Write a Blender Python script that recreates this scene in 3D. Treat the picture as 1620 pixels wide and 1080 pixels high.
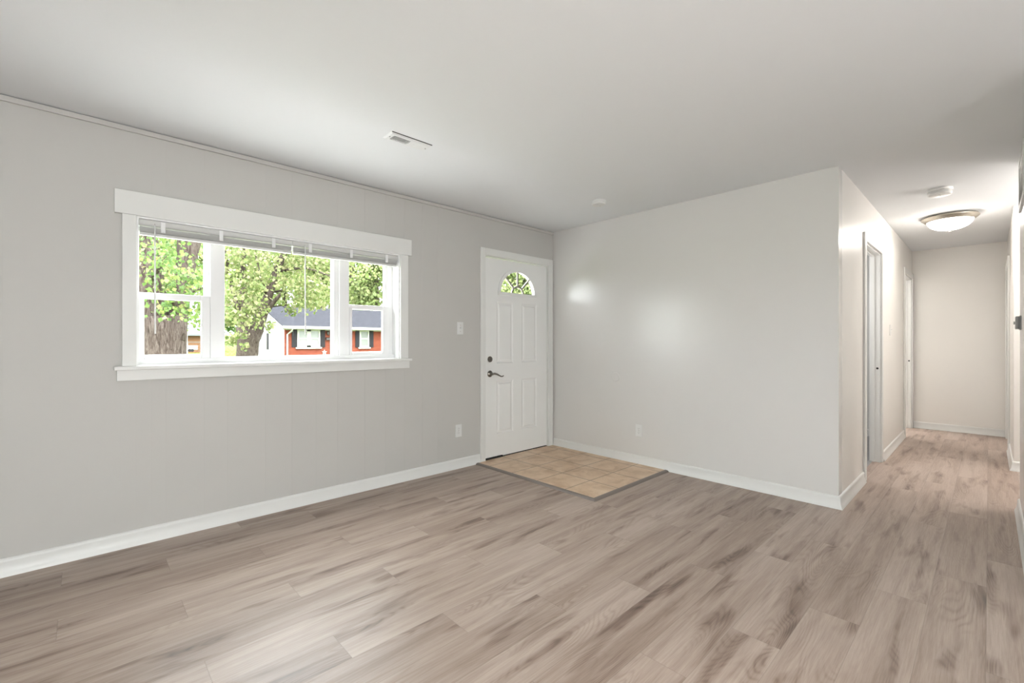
import bpy, bmesh, math, random
import numpy as np
from mathutils import Vector
random.seed(7); rng = np.random.default_rng(11)
for o in list(bpy.data.objects): bpy.data.objects.remove(o)
SC = bpy.context.scene; COL = SC.collection
PI = math.pi

# ------------------------------------------------------------------ camera, sky, sun, lights, exposure
YAW = math.radians(46.539); CAMH = 1.188; FPX = 715.14
cd = bpy.data.cameras.new('camera'); cam = bpy.data.objects.new('camera', cd); COL.objects.link(cam)
cd.sensor_width = 36; cd.lens = FPX / 1620 * 36; cd.shift_y = 0.35 / 1620
cd.clip_start = 0.02; cd.clip_end = 500
cam.location = (0, 0, CAMH); cam.rotation_euler = (PI / 2, 0, YAW - PI / 2)
SC.camera = cam
SC.view_settings.view_transform = 'Standard'; SC.view_settings.look = 'None'
SC.view_settings.gamma = 1; SC.view_settings.use_curve_mapping = False
SC.view_settings.exposure = 0.13

W = bpy.data.worlds.new('overcast_sky'); SC.world = W; W.use_nodes = True
SKY = 26.0                                  # overcast sky, brighter towards the zenith
def wnode(t, **kw):
    n = W.node_tree.nodes.new(t)
    for k, v in kw.items(): setattr(n, k, v)
    return n
_bg = W.node_tree.nodes['Background']; _bg.inputs[0].default_value = (0.94, 0.975, 1.0, 1)
_tc = wnode('ShaderNodeTexCoord'); _sp = wnode('ShaderNodeSeparateXYZ'); _mx = wnode('ShaderNodeMath', operation='MAXIMUM'); _ma = wnode('ShaderNodeMath', operation='MULTIPLY_ADD')
_l = W.node_tree.links; _l.new(_tc.outputs['Generated'], _sp.inputs[0]); _l.new(_sp.outputs[2], _mx.inputs[0]); _mx.inputs[1].default_value = 0
_l.new(_mx.outputs[0], _ma.inputs[0]); _ma.inputs[1].default_value = SKY*2/3; _ma.inputs[2].default_value = SKY/3; _l.new(_ma.outputs[0], _bg.inputs[1])

def lamp(name, kind, loc, energy, color=(1, 1, 1), rot=(0, 0, 0), **kw):
    l = bpy.data.lights.new(name, kind); l.energy = energy; l.color = color
    for k, v in kw.items(): setattr(l, k, v)
    o = bpy.data.objects.new(name, l); o.location = loc; o.rotation_euler = rot; COL.objects.link(o); return o
lamp('sun', 'SUN', (0, -20, 30), 4, (1, 0.96, 0.9), (math.radians(40), 0, math.radians(-25)), angle=math.radians(6))
# added fill light outside the made-up kitchen window behind the camera
lamp('rear_fill', 'AREA', (-0.9, -3.72, 1.5), 80, (0.97, 0.985, 1), (math.radians(90), 0, 0), shape='RECTANGLE', size=2.2, size_y=1.2)
# unseen fill lights added low down by the camera, without fixtures
lamp('low_fill', 'POINT', (0.1, 0.1, 0.3), 22, (0.97, 0.985, 1), shadow_soft_size=0.2)
lamp('low_fill', 'POINT', (0.9, -0.05, 0.4), 38, (0.97, 0.985, 1), shadow_soft_size=0.14)
# unseen fill lights added in the rooms off the hall
lamp('side_room_fill', 'POINT', (5.2, 1.5, 1.7), 24, (1, 0.99, 0.98), shadow_soft_size=0.15)
lamp('end_room_fill', 'POINT', (8.4, 1.8, 2.2), 95, (1, 0.97, 0.94), shadow_soft_size=0.15)
lamp('alcove_fill', 'POINT', (5.5, -0.9, 2.2), 38, (1, 0.97, 0.94), shadow_soft_size=0.15)

# ------------------------------------------------------------------ room dimensions (metres)
WY = 3.439      # window wall
BX = 3.904      # wall beside the front door
LY = 0.736      # hall, wall with the two doors
EX = 8.354      # hall end
RY = -0.148     # hall, opposite wall
CE = 2.44
LX, KY = -2.6, -3.6
ca, sa = math.cos(YAW), math.sin(YAW)
def at(u, v, Y):
    """point of the plane y = Y seen at photo pixel u, v"""
    t = (u - 810) / FPX; d = (ca + t * sa, sa - t * ca); k = Y / d[1]
    return k * d[0], CAMH + (540.35 - v) / FPX * k

# ------------------------------------------------------------------ mesh helpers
class MB:
    def __init__(s): s.v = []; s.f = []
    def add(s, vs, fs):
        b = len(s.v); s.v += [tuple(p) for p in vs]; s.f += [tuple(i + b for i in f) for f in fs]; return s
    def box(s, x0, x1, y0, y1, z0, z1):
        return s.add([(x0,y0,z0),(x1,y0,z0),(x1,y1,z0),(x0,y1,z0),(x0,y0,z1),(x1,y0,z1),(x1,y1,z1),(x0,y1,z1)],
                     [(0,3,2,1),(4,5,6,7),(0,1,5,4),(1,2,6,5),(2,3,7,6),(3,0,4,7)])
    def quad(s, a, b, c, d): return s.add([a, b, c, d], [(0,1,2,3)])
    def prism(s, poly, fn, t0, t1):
        """2-D polygon, fn(p, q, t) -> point, extruded t0..t1"""
        n = len(poly)
        vs = [fn(p, q, t0) for p, q in poly] + [fn(p, q, t1) for p, q in poly]
        return s.add(vs, [tuple(range(n))[::-1], tuple(range(n, 2*n))] + [(i, (i+1) % n, n+(i+1) % n, n+i) for i in range(n)])
    def lathe(s, prof, c, axis='z', n=32, sgn=1):
        """prof: (radius, height) list turned about axis through c"""
        vs = []; fs = []
        for r, h in prof:
            for i in range(n):
                a = 2*PI*i/n; p, q = r*math.cos(a), r*math.sin(a)
                if axis == 'z': vs.append((c[0]+p, c[1]+q, c[2]+sgn*h))
                elif axis == 'y': vs.append((c[0]+p, c[1]+sgn*h, c[2]+q))
                else: vs.append((c[0]+sgn*h, c[1]+p, c[2]+q))
        m = len(prof)
        for j in range(m-1):
            for i in range(n):
                fs.append((j*n+i, j*n+(i+1) % n, (j+1)*n+(i+1) % n, (j+1)*n+i))
        fs.append(tuple(range(n))); fs.append(tuple(range((m-1)*n, m*n)))
        return s.add(vs, fs)
    def tube(s, pts, rads, n=10, wob=0.0, flat=1.0):
        pts = [Vector(p) for p in pts]; vs = []; fs = []
        ref = Vector((0.13, 0.31, 1)) if abs((pts[-1]-pts[0]).normalized().z) < .9 else Vector((1, .2, 0))
        for j, p in enumerate(pts):
            d = (pts[min(j+1, len(pts)-1)] - pts[max(j-1, 0)]).normalized()
            a = d.cross(ref).normalized(); b = d.cross(a)
            for i in range(n):
                t = 2*PI*i/n; r = rads[j]*(1+wob*(random.random()-.5))
                vs.append(p + a*r*math.cos(t) + b*r*flat*math.sin(t))
        m = len(pts)
        for j in range(m-1):
            for i in range(n): fs.append((j*n+i, j*n+(i+1) % n, (j+1)*n+(i+1) % n, (j+1)*n+i))
        fs += [tuple(range(n)), tuple(range((m-1)*n, m*n))]
        return s.add(vs, fs)
    def sweep(s, prof, path, side=1):
        """prof: (distance off wall, z); path: points on the wall plane; side = +1 if the room is left of the path"""
        P = [Vector(p) for p in path]; n = len(P); vs = []; fs = []; k = len(prof)
        for i, p in enumerate(P):
            d0 = (P[i]-P[i-1]).normalized() if i else (P[1]-P[0]).normalized()
            d1 = (P[i+1]-P[i]).normalized() if i < n-1 else d0
            n0 = Vector((-d0.y, d0.x))*side; n1 = Vector((-d1.y, d1.x))*side
            m = (n0+n1); m = m/(m.dot(n0))
            for d, z in prof: vs.append((p.x+m.x*d, p.y+m.y*d, z))
        for i in range(n-1):
            for j in range(k): fs.append((i*k+j, i*k+(j+1) % k, (i+1)*k+(j+1) % k, (i+1)*k+j))
        fs += [tuple(range(k)), tuple(range((n-1)*k, n*k))]
        return s.add(vs, fs)
    def build(s, name, mat, parent=None, bevel=0, smooth=False, origin=None):
        me = bpy.data.meshes.new(name)
        off = Vector(origin) if origin else (Vector(parent.location) if parent and parent.parent is None and not parent.data else Vector((0,0,0)))
        if parent and (parent.parent or parent.data):
            off = Vector(parent.get('_o', (0,0,0)))
        me.from_pydata([tuple(Vector(p)-off) for p in s.v], [], s.f); me.validate()
        bm = bmesh.new(); bm.from_mesh(me); bmesh.ops.recalc_face_normals(bm, faces=bm.faces); bm.to_mesh(me); bm.free()
        o = bpy.data.objects.new(name, me); COL.objects.link(o)
        if mat: me.materials.append(mat)
        if parent: o.parent = parent
        elif origin: o.location = off
        if smooth:
            for p in me.polygons: p.use_smooth = True
        if bevel:
            b = o.modifiers.new('bevel', 'BEVEL'); b.width = bevel; b.segments = 2; b.limit_method = 'ANGLE'
        return o
WORLD_OFF = {}
def part(mb, name, mat, parent, **kw):
    """a part (or sub-part) given in world coordinates"""
    root = parent
    while root.parent: root = root.parent
    off = Vector(root.location)
    o = MB.build(_shift(mb, off), name, mat, None, **kw); o.parent = parent
    return o
def _shift(mb, off):
    m = MB(); m.v = [tuple(Vector(p)-off) for p in mb.v]; m.f = mb.f; return m
def empty(name, loc, label=None, cat=None, group=None, kind=None):
    o = bpy.data.objects.new(name, None); o.location = loc; o.empty_display_size = .1; COL.objects.link(o)
    return tag(o, label, cat, group, kind)
def tag(o, label=None, cat=None, group=None, kind=None):
    for k, v in (('label', label), ('category', cat), ('group', group), ('kind', kind)):
        if v: o[k] = v
    return o
def struct(mb, name, mat, **kw):
    o = mb.build(name, mat, **kw); o['kind'] = 'structure'; return o
def shade_auto(o, deg=35):
    for p in o.data.polygons: p.use_smooth = True
    o.data.set_sharp_from_angle(angle=math.radians(deg)); return o

# ------------------------------------------------------------------ materials
def lin(c):
    c = c/255; return c/12.92 if c <= .04045 else ((c+.055)/1.055)**2.4
def rgb(r, g, b): return (lin(r), lin(g), lin(b), 1)
def ext(r, g, b): return (lin(r)*.5, lin(g)*.5, lin(b)*.5, 1)     # sunlit outdoor surfaces
class NT:
    def __init__(s, name):
        s.m = bpy.data.materials.new(name); s.m.use_nodes = True; s.t = s.m.node_tree; s.n = s.t.nodes; s.l = s.t.links
        s.b = s.n['Principled BSDF']; s.out = s.n['Material Output']
    def put(s, sock, v):
        if hasattr(v, 'is_output') or hasattr(v, 'links'): s.l.new(v, sock)
        else: sock.default_value = v
    def node(s, t, ins=None, **kw):
        n = s.n.new(t)
        for k, v in kw.items(): setattr(n, k, v)
        for k, v in (ins or {}).items(): s.put(n.inputs[k], v)
        return n
    def math(s, op, a, b=0.0, c=None):
        n = s.node('ShaderNodeMath', operation=op); s.put(n.inputs[0], a); s.put(n.inputs[1], b)
        if c is not None: s.put(n.inputs[2], c)
        return n.outputs[0]
    def noise(s, vec, scale, detail=2, rough=.5, dist=0.0):
        return s.node('ShaderNodeTexNoise', {'Vector': vec, 'Scale': scale, 'Detail': detail, 'Roughness': rough, 'Distortion': dist}).outputs['Fac']
    def ramp(s, fac, stops):
        n = s.node('ShaderNodeValToRGB', {0: fac}); r = n.color_ramp
        while len(r.elements) < len(stops): r.elements.new(.5)
        for e, (p, c) in zip(r.elements, stops): e.position = p; e.color = c if hasattr(c, '__len__') else (c, c, c, 1)
        return n.outputs[0]
    def mix(s, fac, a, b, blend='MIX'):
        n = s.node('ShaderNodeMix', data_type='RGBA', blend_type=blend)
        s.put(n.inputs[0], fac); s.put(n.inputs[6], a); s.put(n.inputs[7], b); return n.outputs[2]
    def comb(s, x, y, z=0.0):
        n = s.node('ShaderNodeCombineXYZ'); s.put(n.inputs[0], x); s.put(n.inputs[1], y); s.put(n.inputs[2], z); return n.outputs[0]
    def obj(s): return s.node('ShaderNodeTexCoord').outputs['Object']
    def bump(s, h, strength, dist=.001):
        n = s.node('ShaderNodeBump', {'Height': h, 'Strength': strength, 'Distance': dist}); s.l.new(n.outputs[0], s.b.inputs['Normal'])
def plain(name, col, rough=.5, metal=0.0, spec=.5, var=.03, scale=6, bump=0.0, bscale=200, bdist=.001):
    """painted / moulded surface: faint mottling and optional texture"""
    t = NT(name); p = t.obj(); n = t.noise(p, scale, 3)
    c2 = tuple(max(0, x*(1-var*2)) for x in col[:3]) + (1,)
    t.put(t.b.inputs['Base Color'], t.mix(n, c2, tuple(min(1, x*(1+var)) for x in col[:3]) + (1,)))
    t.b.inputs['Roughness'].default_value = rough; t.b.inputs['Metallic'].default_value = metal
    t.b.inputs['Specular IOR Level'].default_value = spec
    if bump: t.bump(t.noise(p, bscale, 2), bump, bdist)
    return t.m
M = {}
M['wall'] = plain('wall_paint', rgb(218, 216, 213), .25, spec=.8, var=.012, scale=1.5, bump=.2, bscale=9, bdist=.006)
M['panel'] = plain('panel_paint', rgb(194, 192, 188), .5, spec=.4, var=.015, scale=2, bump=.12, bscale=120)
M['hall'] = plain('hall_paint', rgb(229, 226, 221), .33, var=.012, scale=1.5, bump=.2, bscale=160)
M['ceil'] = plain('ceiling_paint', rgb(227, 229, 231), .75, spec=.25, var=.01, scale=1.2, bump=.1, bscale=120)
M['trim'] = plain('trim_paint', rgb(224, 224, 221), .35, spec=.5, var=.015, scale=5)
M['vinyl'] = plain('window_vinyl', rgb(242, 242, 242), .35, var=.01)
M['door'] = plain('door_paint', rgb(234, 234, 232), .38, var=.02, scale=3)
M['plastic'] = plain('white_plastic', rgb(222, 222, 220), .35, var=.01)
M['blind'] = plain('blind_slats', rgb(206, 206, 204), .45, var=.02)
M['clear'] = plain('clear_plastic', rgb(235, 235, 235), .15, var=.0)
M['nickel'] = plain('brushed_nickel', rgb(176, 170, 160), .35, metal=1, var=.04)
M['pewter'] = plain('dark_nickel', rgb(122, 118, 112), .32, metal=1, var=.08, scale=30)
M['black'] = plain('black_gap', rgb(28, 26, 24), .8)
M['strip'] = plain('grey_transition', rgb(122, 112, 105), .45, var=.05, scale=20)
M['grille'] = plain('grille_enamel', rgb(226, 227, 227), .5, var=.01)
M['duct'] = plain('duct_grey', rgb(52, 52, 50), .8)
M['muntin'] = plain('fanlight_muntin', rgb(140, 135, 126), .5, var=.02)
M['greyfloor'] = plain('grey_vinyl_floor', rgb(150, 150, 150), .4, var=.1, scale=7)
M['thermo'] = plain('thermostat_grey', rgb(150, 150, 148), .4, var=.03)

def floor_mat():
    t = NT('vinyl_plank_floor'); p = t.obj()
    s = t.node('ShaderNodeSeparateXYZ', {0: p}); x, y = s.outputs[0], s.outputs[1]
    v = t.math('DIVIDE', t.math('SUBTRACT', y, .008), .182); row = t.math('FLOOR', v)
    ph = t.math('FLOORED_MODULO', t.math('SUBTRACT', 17, row), 3)
    u = t.math('DIVIDE', t.math('SUBTRACT', t.math('ADD', x, .08), t.math('MULTIPLY', ph, .4065)), 1.2195)
    idx = t.math('FLOOR', u); fx = t.math('FRACT', u); fy = t.math('FRACT', v)
    wn = t.node('ShaderNodeTexWhiteNoise', {'Vector': t.comb(row, idx, 3.7)}, noise_dimensions='3D')
    rs = t.node('ShaderNodeSeparateColor', {0: wn.outputs['Color']}); r1, r2, r3 = rs.outputs[0], rs.outputs[1], rs.outputs[2]
    gx = t.math('ADD', x, t.math('MULTIPLY', r1, 43)); gy = t.math('ADD', y, t.math('MULTIPLY', r2, 31))
    z = t.math('MULTIPLY', r3, 17)
    def nz(sx, sy, det=2, rough=.5, dist=0.0):
        return t.noise(t.comb(t.math('MULTIPLY', gx, sx), t.math('MULTIPLY', gy, sy), z), 1, det, rough, dist)
    fine = nz(7, 210, 4, .7); med = nz(1.1, 19, 3, .55, .3); broad = nz(.7, 6.5, 2)
    knot = t.ramp(nz(1.9, 12, 2, .5, .3), [(.56, 0.0), (.76, 1.0)])
    ring_f = nz(1.2, 7.0, 1.2, .4, .3)
    rings = t.math('SINE', t.math('ADD', t.math('MULTIPLY', ring_f, 190), t.math('MULTIPLY', fine, 2.2)))
    rings = t.math('MULTIPLY', t.math('ADD', rings, 1), .5)
    rings = t.math('POWER', rings, 2.2)
    rmask = t.ramp(nz(2.0, 6.0, 1), [(.50, 0.0), (.72, .75)])
    rmask = t.math('MAXIMUM', rmask, knot)
    dk = t.math('ADD', t.math('MULTIPLY', knot, .46), t.math('MULTIPLY', t.math('MULTIPLY', rings, rmask), .24))
    dk = t.math('ADD', dk, t.math('MULTIPLY', t.ramp(med, [(.35, 0.0), (.75, 1.0)]), .30))
    dk = t.math('ADD', dk, t.math('MULTIPLY', t.ramp(fine, [(.3, 0.0), (.7, 1.0)]), .22))
    dk = t.math('ADD', dk, t.math('MULTIPLY', t.math('SUBTRACT', r3, .5), .22))
    dk = t.math('ADD', dk, t.math('MULTIPLY', t.math('SUBTRACT', broad, .5), .5))
    col = t.ramp(dk, [(0.0, rgb(179, 162, 150)), (.32, rgb(154, 135, 122)), (.62, rgb(122, 102, 90)), (1.0, rgb(82, 65, 55))])
    e = t.math('MINIMUM', t.math('MULTIPLY', t.math('MINIMUM', fy, t.math('SUBTRACT', 1, fy)), .182),
               t.math('MULTIPLY', t.math('MINIMUM', fx, t.math('SUBTRACT', 1, fx)), 1.2195))
    seam = t.ramp(t.math('MULTIPLY', e, 300), [(.25, 1.0), (.6, 0.0)])
    col = t.mix(t.math('MULTIPLY', seam, .28), col, rgb(92, 78, 68))
    t.put(t.b.inputs['Base Color'], col)
    t.put(t.b.inputs['Roughness'], t.math('ADD', .34, t.math('MULTIPLY', fine, .12)))
    t.b.inputs['Specular IOR Level'].default_value = .55
    t.bump(t.math('SUBTRACT', t.math('MULTIPLY', fine, .3), seam), .25, .0006)
    return t.m
M['floor'] = floor_mat()

def tile_mat():
    t = NT('entry_tile'); p = t.obj(); s = t.node('ShaderNodeSeparateXYZ', {0: p})
    S = .3083
    fx = t.math('FRACT', t.math('DIVIDE', t.math('SUBTRACT', s.outputs[0], 2.787), .333))
    fy = t.math('FRACT', t.math('DIVIDE', t.math('SUBTRACT', s.outputs[1], 2.02), S))
    e = t.math('MINIMUM', t.math('MINIMUM', fy, t.math('SUBTRACT', 1, fy)), t.math('MINIMUM', fx, t.math('SUBTRACT', 1, fx)))
    g = t.ramp(e, [(.008, 1.0), (.013, 0.0)])
    n = t.noise(p, 7, 4, .6, .6); n2 = t.noise(p, 60, 3)
    c = t.ramp(n, [(.3, rgb(196, 164, 132)), (.55, rgb(220, 192, 162)), (.75, rgb(230, 206, 180))])
    c = t.mix(t.math('MULTIPLY', n2, .15), c, rgb(170, 138, 110))
    t.put(t.b.inputs['Base Color'], t.mix(g, c, rgb(128, 102, 82)))
    t.b.inputs['Roughness'].default_value = .42
    t.bump(t.math('SUBTRACT', n2, t.math('MULTIPLY', g, 3)), .3, .0008)
    return t.m
M['tile'] = tile_mat()

def glass_mat():
    t = NT('window_glass'); t.n.remove(t.b)
    tr = t.node('ShaderNodeBsdfTransparent', {0: (.97, .985, .975, 1)}); gl = t.node('ShaderNodeBsdfGlossy', {'Roughness': .02})
    bk = t.node('ShaderNodeNewGeometry').outputs['Backfacing']      # a thin sheet: no total reflection at its far face
    fr = t.node('ShaderNodeFresnel', {'IOR': t.math('ADD', 1.3, t.math('MULTIPLY', bk, 1/1.3-1.3))})
    mx = t.node('ShaderNodeMixShader', {0: fr.outputs[0], 1: tr.outputs[0], 2: gl.outputs[0]}); t.l.new(mx.outputs[0], t.out.inputs[0])
    return t.m
M['glass'] = glass_mat()
def emit_mat(name, col, s):
    t = NT(name); t.b.inputs['Base Color'].default_value = (.9, .88, .85, 1); t.b.inputs['Roughness'].default_value = .3
    t.b.inputs['Emission Color'].default_value = col; t.b.inputs['Emission Strength'].default_value = s; return t.m
M['bowl'] = emit_mat('frosted_lit_glass', (1, .94, .87, 1), 31)

def bark_mat():
    t = NT('tree_bark'); p = t.obj(); mp = t.node('ShaderNodeMapping', {0: p}); mp.inputs['Scale'].default_value = (1, 1, .22)
    n = t.noise(mp.outputs[0], 34, 6, .75, .8); n2 = t.noise(p, 3, 2)
    c = t.ramp(n, [(.36, ext(36, 28, 25)), (.5, ext(92, 80, 74)), (.66, ext(132, 122, 116))])
    c = t.mix(t.math('MULTIPLY', n2, .4), c, ext(92, 80, 74))
    t.put(t.b.inputs['Base Color'], c); t.b.inputs['Roughness'].default_value = .95
    t.bump(n, 1.0, .03); return t.m
M['bark'] = bark_mat()
def leaf_mat(name, stops, tr=.45):
    t = NT(name); g = t.node('ShaderNodeNewGeometry')
    c = t.ramp(g.outputs['Random Per Island'], [(p, tuple(x*.33 for x in k[:3])+(1,)) for p, k in stops])
    t.put(t.b.inputs['Base Color'], c); t.b.inputs['Roughness'].default_value = .6; t.b.inputs['Specular IOR Level'].default_value = .3
    tl = t.node('ShaderNodeBsdfTranslucent', {0: c})
    mx = t.node('ShaderNodeMixShader', {0: tr, 1: t.b.outputs[0], 2: tl.outputs[0]}); t.l.new(mx.outputs[0], t.out.inputs[0])
    return t.m
M['leaf'] = leaf_mat('maple_leaves', [(0, rgb(132, 156, 84)), (.35, rgb(172, 190, 114)), (.7, rgb(200, 206, 140)), (1, rgb(216, 206, 166))])
M['leaf_green'] = leaf_mat('green_leaves', [(0, rgb(104, 142, 72)), (.5, rgb(142, 178, 92)), (.85, rgb(178, 198, 112)), (1, rgb(222, 210, 140))])
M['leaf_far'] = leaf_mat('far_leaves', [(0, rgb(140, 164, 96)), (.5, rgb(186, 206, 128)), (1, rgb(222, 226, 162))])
M['leaf_dark'] = leaf_mat('shrub_leaves', [(0, rgb(70, 120, 60)), (.5, rgb(104, 158, 80)), (1, rgb(160, 196, 110))])

def brick_mat():
    t = NT('red_brick'); p = t.obj(); s = t.node('ShaderNodeSeparateXYZ', {0: p})
    b = t.node('ShaderNodeTexBrick', {'Vector': t.comb(s.outputs[0], s.outputs[2]), 'Color1': ext(138, 72, 54), 'Color2': ext(124, 60, 46), 'Mortar': ext(134, 106, 94), 'Scale': 4.5, 'Mortar Size': .012, 'Brick Width': .95, 'Row Height': .33})
    t.put(t.b.inputs['Base Color'], b.outputs[0]); t.b.inputs['Roughness'].default_value = .9; return t.m
M['brick'] = brick_mat()
def shingle_mat():
    t = NT('grey_shingles'); p = t.obj(); n = t.noise(p, 5, 4, .7); n2 = t.noise(p, 30, 2)
    c = t.ramp(n, [(.3, ext(36, 36, 41)), (.7, ext(60, 60, 68))]); c = t.mix(t.math('MULTIPLY', n2, .4), c, ext(30, 30, 35))
    t.put(t.b.inputs['Base Color'], c); t.b.inputs['Roughness'].default_value = .95; return t.m
M['shingle'] = shingle_mat()
def siding_mat():
    t = NT('white_siding'); p = t.obj(); s = t.node('ShaderNodeSeparateXYZ', {0: p})
    f = t.math('FRACT', t.math('MULTIPLY', s.outputs[2], 6)); g = t.ramp(f, [(.0, 1.0), (.08, 0.0)])
    t.put(t.b.inputs['Base Color'], t.mix(g, ext(190, 192, 196), ext(150, 154, 162))); t.bump(f, .3, .01); return t.m
M['siding'] = siding_mat()
def lawn_mat():
    t = NT('lawn_grass'); p = t.obj(); n = t.noise(p, 1.2, 5, .7); n2 = t.noise(p, 24, 3)
    c = t.ramp(n, [(.3, ext(92, 122, 44)), (.7, ext(136, 150, 60))]); c = t.mix(t.math('MULTIPLY', n2, .4), c, ext(84, 106, 48))
    t.put(t.b.inputs['Base Color'], c); t.b.inputs['Roughness'].default_value = 1; t.bump(n2, .6, .03); return t.m
M['lawn'] = lawn_mat()
M['ext_white'] = plain('exterior_white', ext(196, 194, 190), .6)
M['shutter'] = plain('shutter_charcoal', ext(54, 52, 56), .6)
M['ext_glass'] = plain('curtained_glass', ext(130, 134, 128), .2, var=.1, scale=2)
M['ext_dark'] = plain('dark_iron', ext(52, 44, 42), .5)
M['bluewall'] = plain('blue_siding', ext(104, 122, 146), .7)
M['brownwall'] = plain('brown_boards', ext(160, 118, 90), .8, var=.1)
M['galv'] = plain('galvanised_steel', ext(150, 154, 156), .5)

for k in ('bark', 'brick', 'shingle', 'siding', 'lawn', 'ext_white', 'shutter', 'bluewall', 'brownwall', 'galv'):
    M[k].node_tree.nodes['Principled BSDF'].inputs['Specular IOR Level'].default_value = .06

# ------------------------------------------------------------------ setting: floor, ceiling, walls
X1, Y1 = 9.3, WY
struct(MB().box(LX-.2, X1, KY-.2, WY+.18, -.12, 0), 'floor', M['floor'])
struct(MB().box(LX-.3, X1+.1, KY-.3, WY+.32, CE, CE+.25), 'ceiling', M['ceil'])

WIN = (.224, 1.945, 1.046, 1.926)          # window opening x0, x1, z0, z1
DOR = (2.868, 3.826, 0.0, 2.052)           # front door opening
TH = .18
# window wall with its vertical panel grooves
def xs_at(us): return [WY*(ca+(u-810)/FPX*sa)/(sa-(u-810)/FPX*ca) for u in us]
gro = xs_at([-120, -60, -25, 4, 32, 61, 90, 117, 143, 190, 215, 240, 262, 323, 360, 420, 462, 500, 534, 577, 610, 640, 668, 692])
gro = [LX + .17*i for i in range(12) if LX+.17*i < gro[0]-.08] + gro
mb = MB(); SK = .0012
def wall_rects(x0, x1, y0, y1):
    cuts = sorted({x0, x1} | {c for c in (WIN[0], WIN[1], DOR[0], DOR[1]) if x0 < c < x1})
    for a, b in zip(cuts, cuts[1:]):
        m = (a+b)/2
        if WIN[0] < m < WIN[1]: mb.box(a, b, y0, y1, 0, WIN[2]); mb.box(a, b, y0, y1, WIN[3], CE)
        elif DOR[0] < m < DOR[1]: mb.box(a, b, y0, y1, DOR[3], CE)
        else: mb.box(a, b, y0, y1, 0, CE)
wall_rects(LX-.2, BX+.12, WY+SK, WY+TH)
gx = [LX-.2] + [g for g in gro if g > LX] + [BX]
for a, b in zip(gx, gx[1:]): wall_rects(a+(.0004 if a > LX-.1 else 0), b-(.0004 if b < BX else 0), WY, WY+SK)
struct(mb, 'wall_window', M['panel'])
# wall beside the front door, outside corner and hall
HT = .085
D1 = (4.872, 5.705); D2 = (7.49, 8.27); DH = 2.055
mb = MB().box(BX, BX+.1, LY, WY, 0, CE)
struct(mb, 'wall_back', M['wall'])
mb = MB()
for a, b in ((BX+.1, D1[0]), (D1[1], D2[0]), (D2[1], EX)): mb.box(a, b, LY, LY+HT, 0, CE)
mb.box(D1[0], D1[1], LY, LY+HT, DH, CE); mb.box(D2[0], D2[1], LY, LY+HT, DH, CE)
struct(mb, 'wall_hall_left', M['hall'])
struct(MB().box(EX, EX+.1, -1.4, LY+HT, 0, CE), 'wall_hall_end', M['hall'])
NX = 4.74                                 # end of the near right-hand wall
D3 = (7.33, 8.2)
struct(MB().box(3.2, NX, RY-.11, RY, 0, CE), 'wall_right', M['wall'])
FX = 6.22
mb = MB().box(FX, D3[0], RY-.1, RY-.008, 0, CE).box(D3[1], EX, RY-.1, RY-.008, 0, CE).box(D3[0], D3[1], RY-.1, RY-.008, DH, CE)
struct(mb, 'wall_hall_right', M['hall'])
struct(MB().box(FX, FX+.1, -1.4, RY-.1, 0, CE), 'wall_alcove', M['hall'])
struct(MB().box(NX-.11, X1, -1.5, -1.4, 0, CE), 'wall_alcove_rear', M['hall'])
struct(MB().box(NX-.11, NX, -1.4, RY-.11, 0, CE), 'wall_alcove_side', M['hall'])
# rooms behind the hall doors
struct(MB().box(BX+.1, X1, WY-.8, WY-.7, 0, CE), 'wall_side_room_rear', M['wall'])
struct(MB().box(7.16, 7.26, LY+HT, WY-.8, 0, CE), 'wall_side_room_end', M['trim'])
struct(MB().box(X1-.1, X1, -1.4, WY-.8, 0, CE), 'wall_end_room', M['wall'])
struct(MB().box(BX+.1, 7.16, LY+.06, WY-.8, 0.0005, .004), 'floor_side_room', M['greyfloor'])
# unseen kitchen space made up behind the camera to bring in more light
KW = (-2.0, .2, .9, 2.1)
struct(MB().box(LX-.1, LX, KY, WY, 0, CE), 'wall_left', M['wall'])
mb = MB().box(LX, KW[0], KY-.1, KY, 0, CE).box(KW[1], 3.2, KY-.1, KY, 0, CE).box(KW[0], KW[1], KY-.1, KY, 0, KW[2]).box(KW[0], KW[1], KY-.1, KY, KW[3], CE)
struct(mb, 'wall_kitchen_rear', M['wall'])
struct(MB().box(3.1, 3.2, KY, RY, 0, CE), 'wall_kitchen_side', M['wall'])

def ring(mb, x0, x1, z0, z1, w, y0, y1, wt=None, wb=None):
    wt = w if wt is None else wt; wb = w if wb is None else wb
    mb.box(x0, x0+w, y0, y1, z0, z1); mb.box(x1-w, x1, y0, y1, z0, z1)
    mb.box(x0+w, x1-w, y0, y1, z0, z0+wb); mb.box(x0+w, x1-w, y0, y1, z1-wt, z1); return mb
w2 = empty('fill_window', (-.9, KY, KW[2]), kind='structure')  # made-up window out of view, added to let in fill light
mb = ring(MB(), KW[0], KW[1], KW[2], KW[3], .05, KY-.08, KY-.03); mb.box(-.92, -.88, KY-.08, KY-.03, KW[2], KW[3]); part(mb, 'frame', M['vinyl'], w2)
part(MB().box(KW[0]+.05, KW[1]-.05, KY-.058, KY-.052, KW[2]+.05, KW[3]-.05), 'pane', M['glass'], w2)

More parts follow.
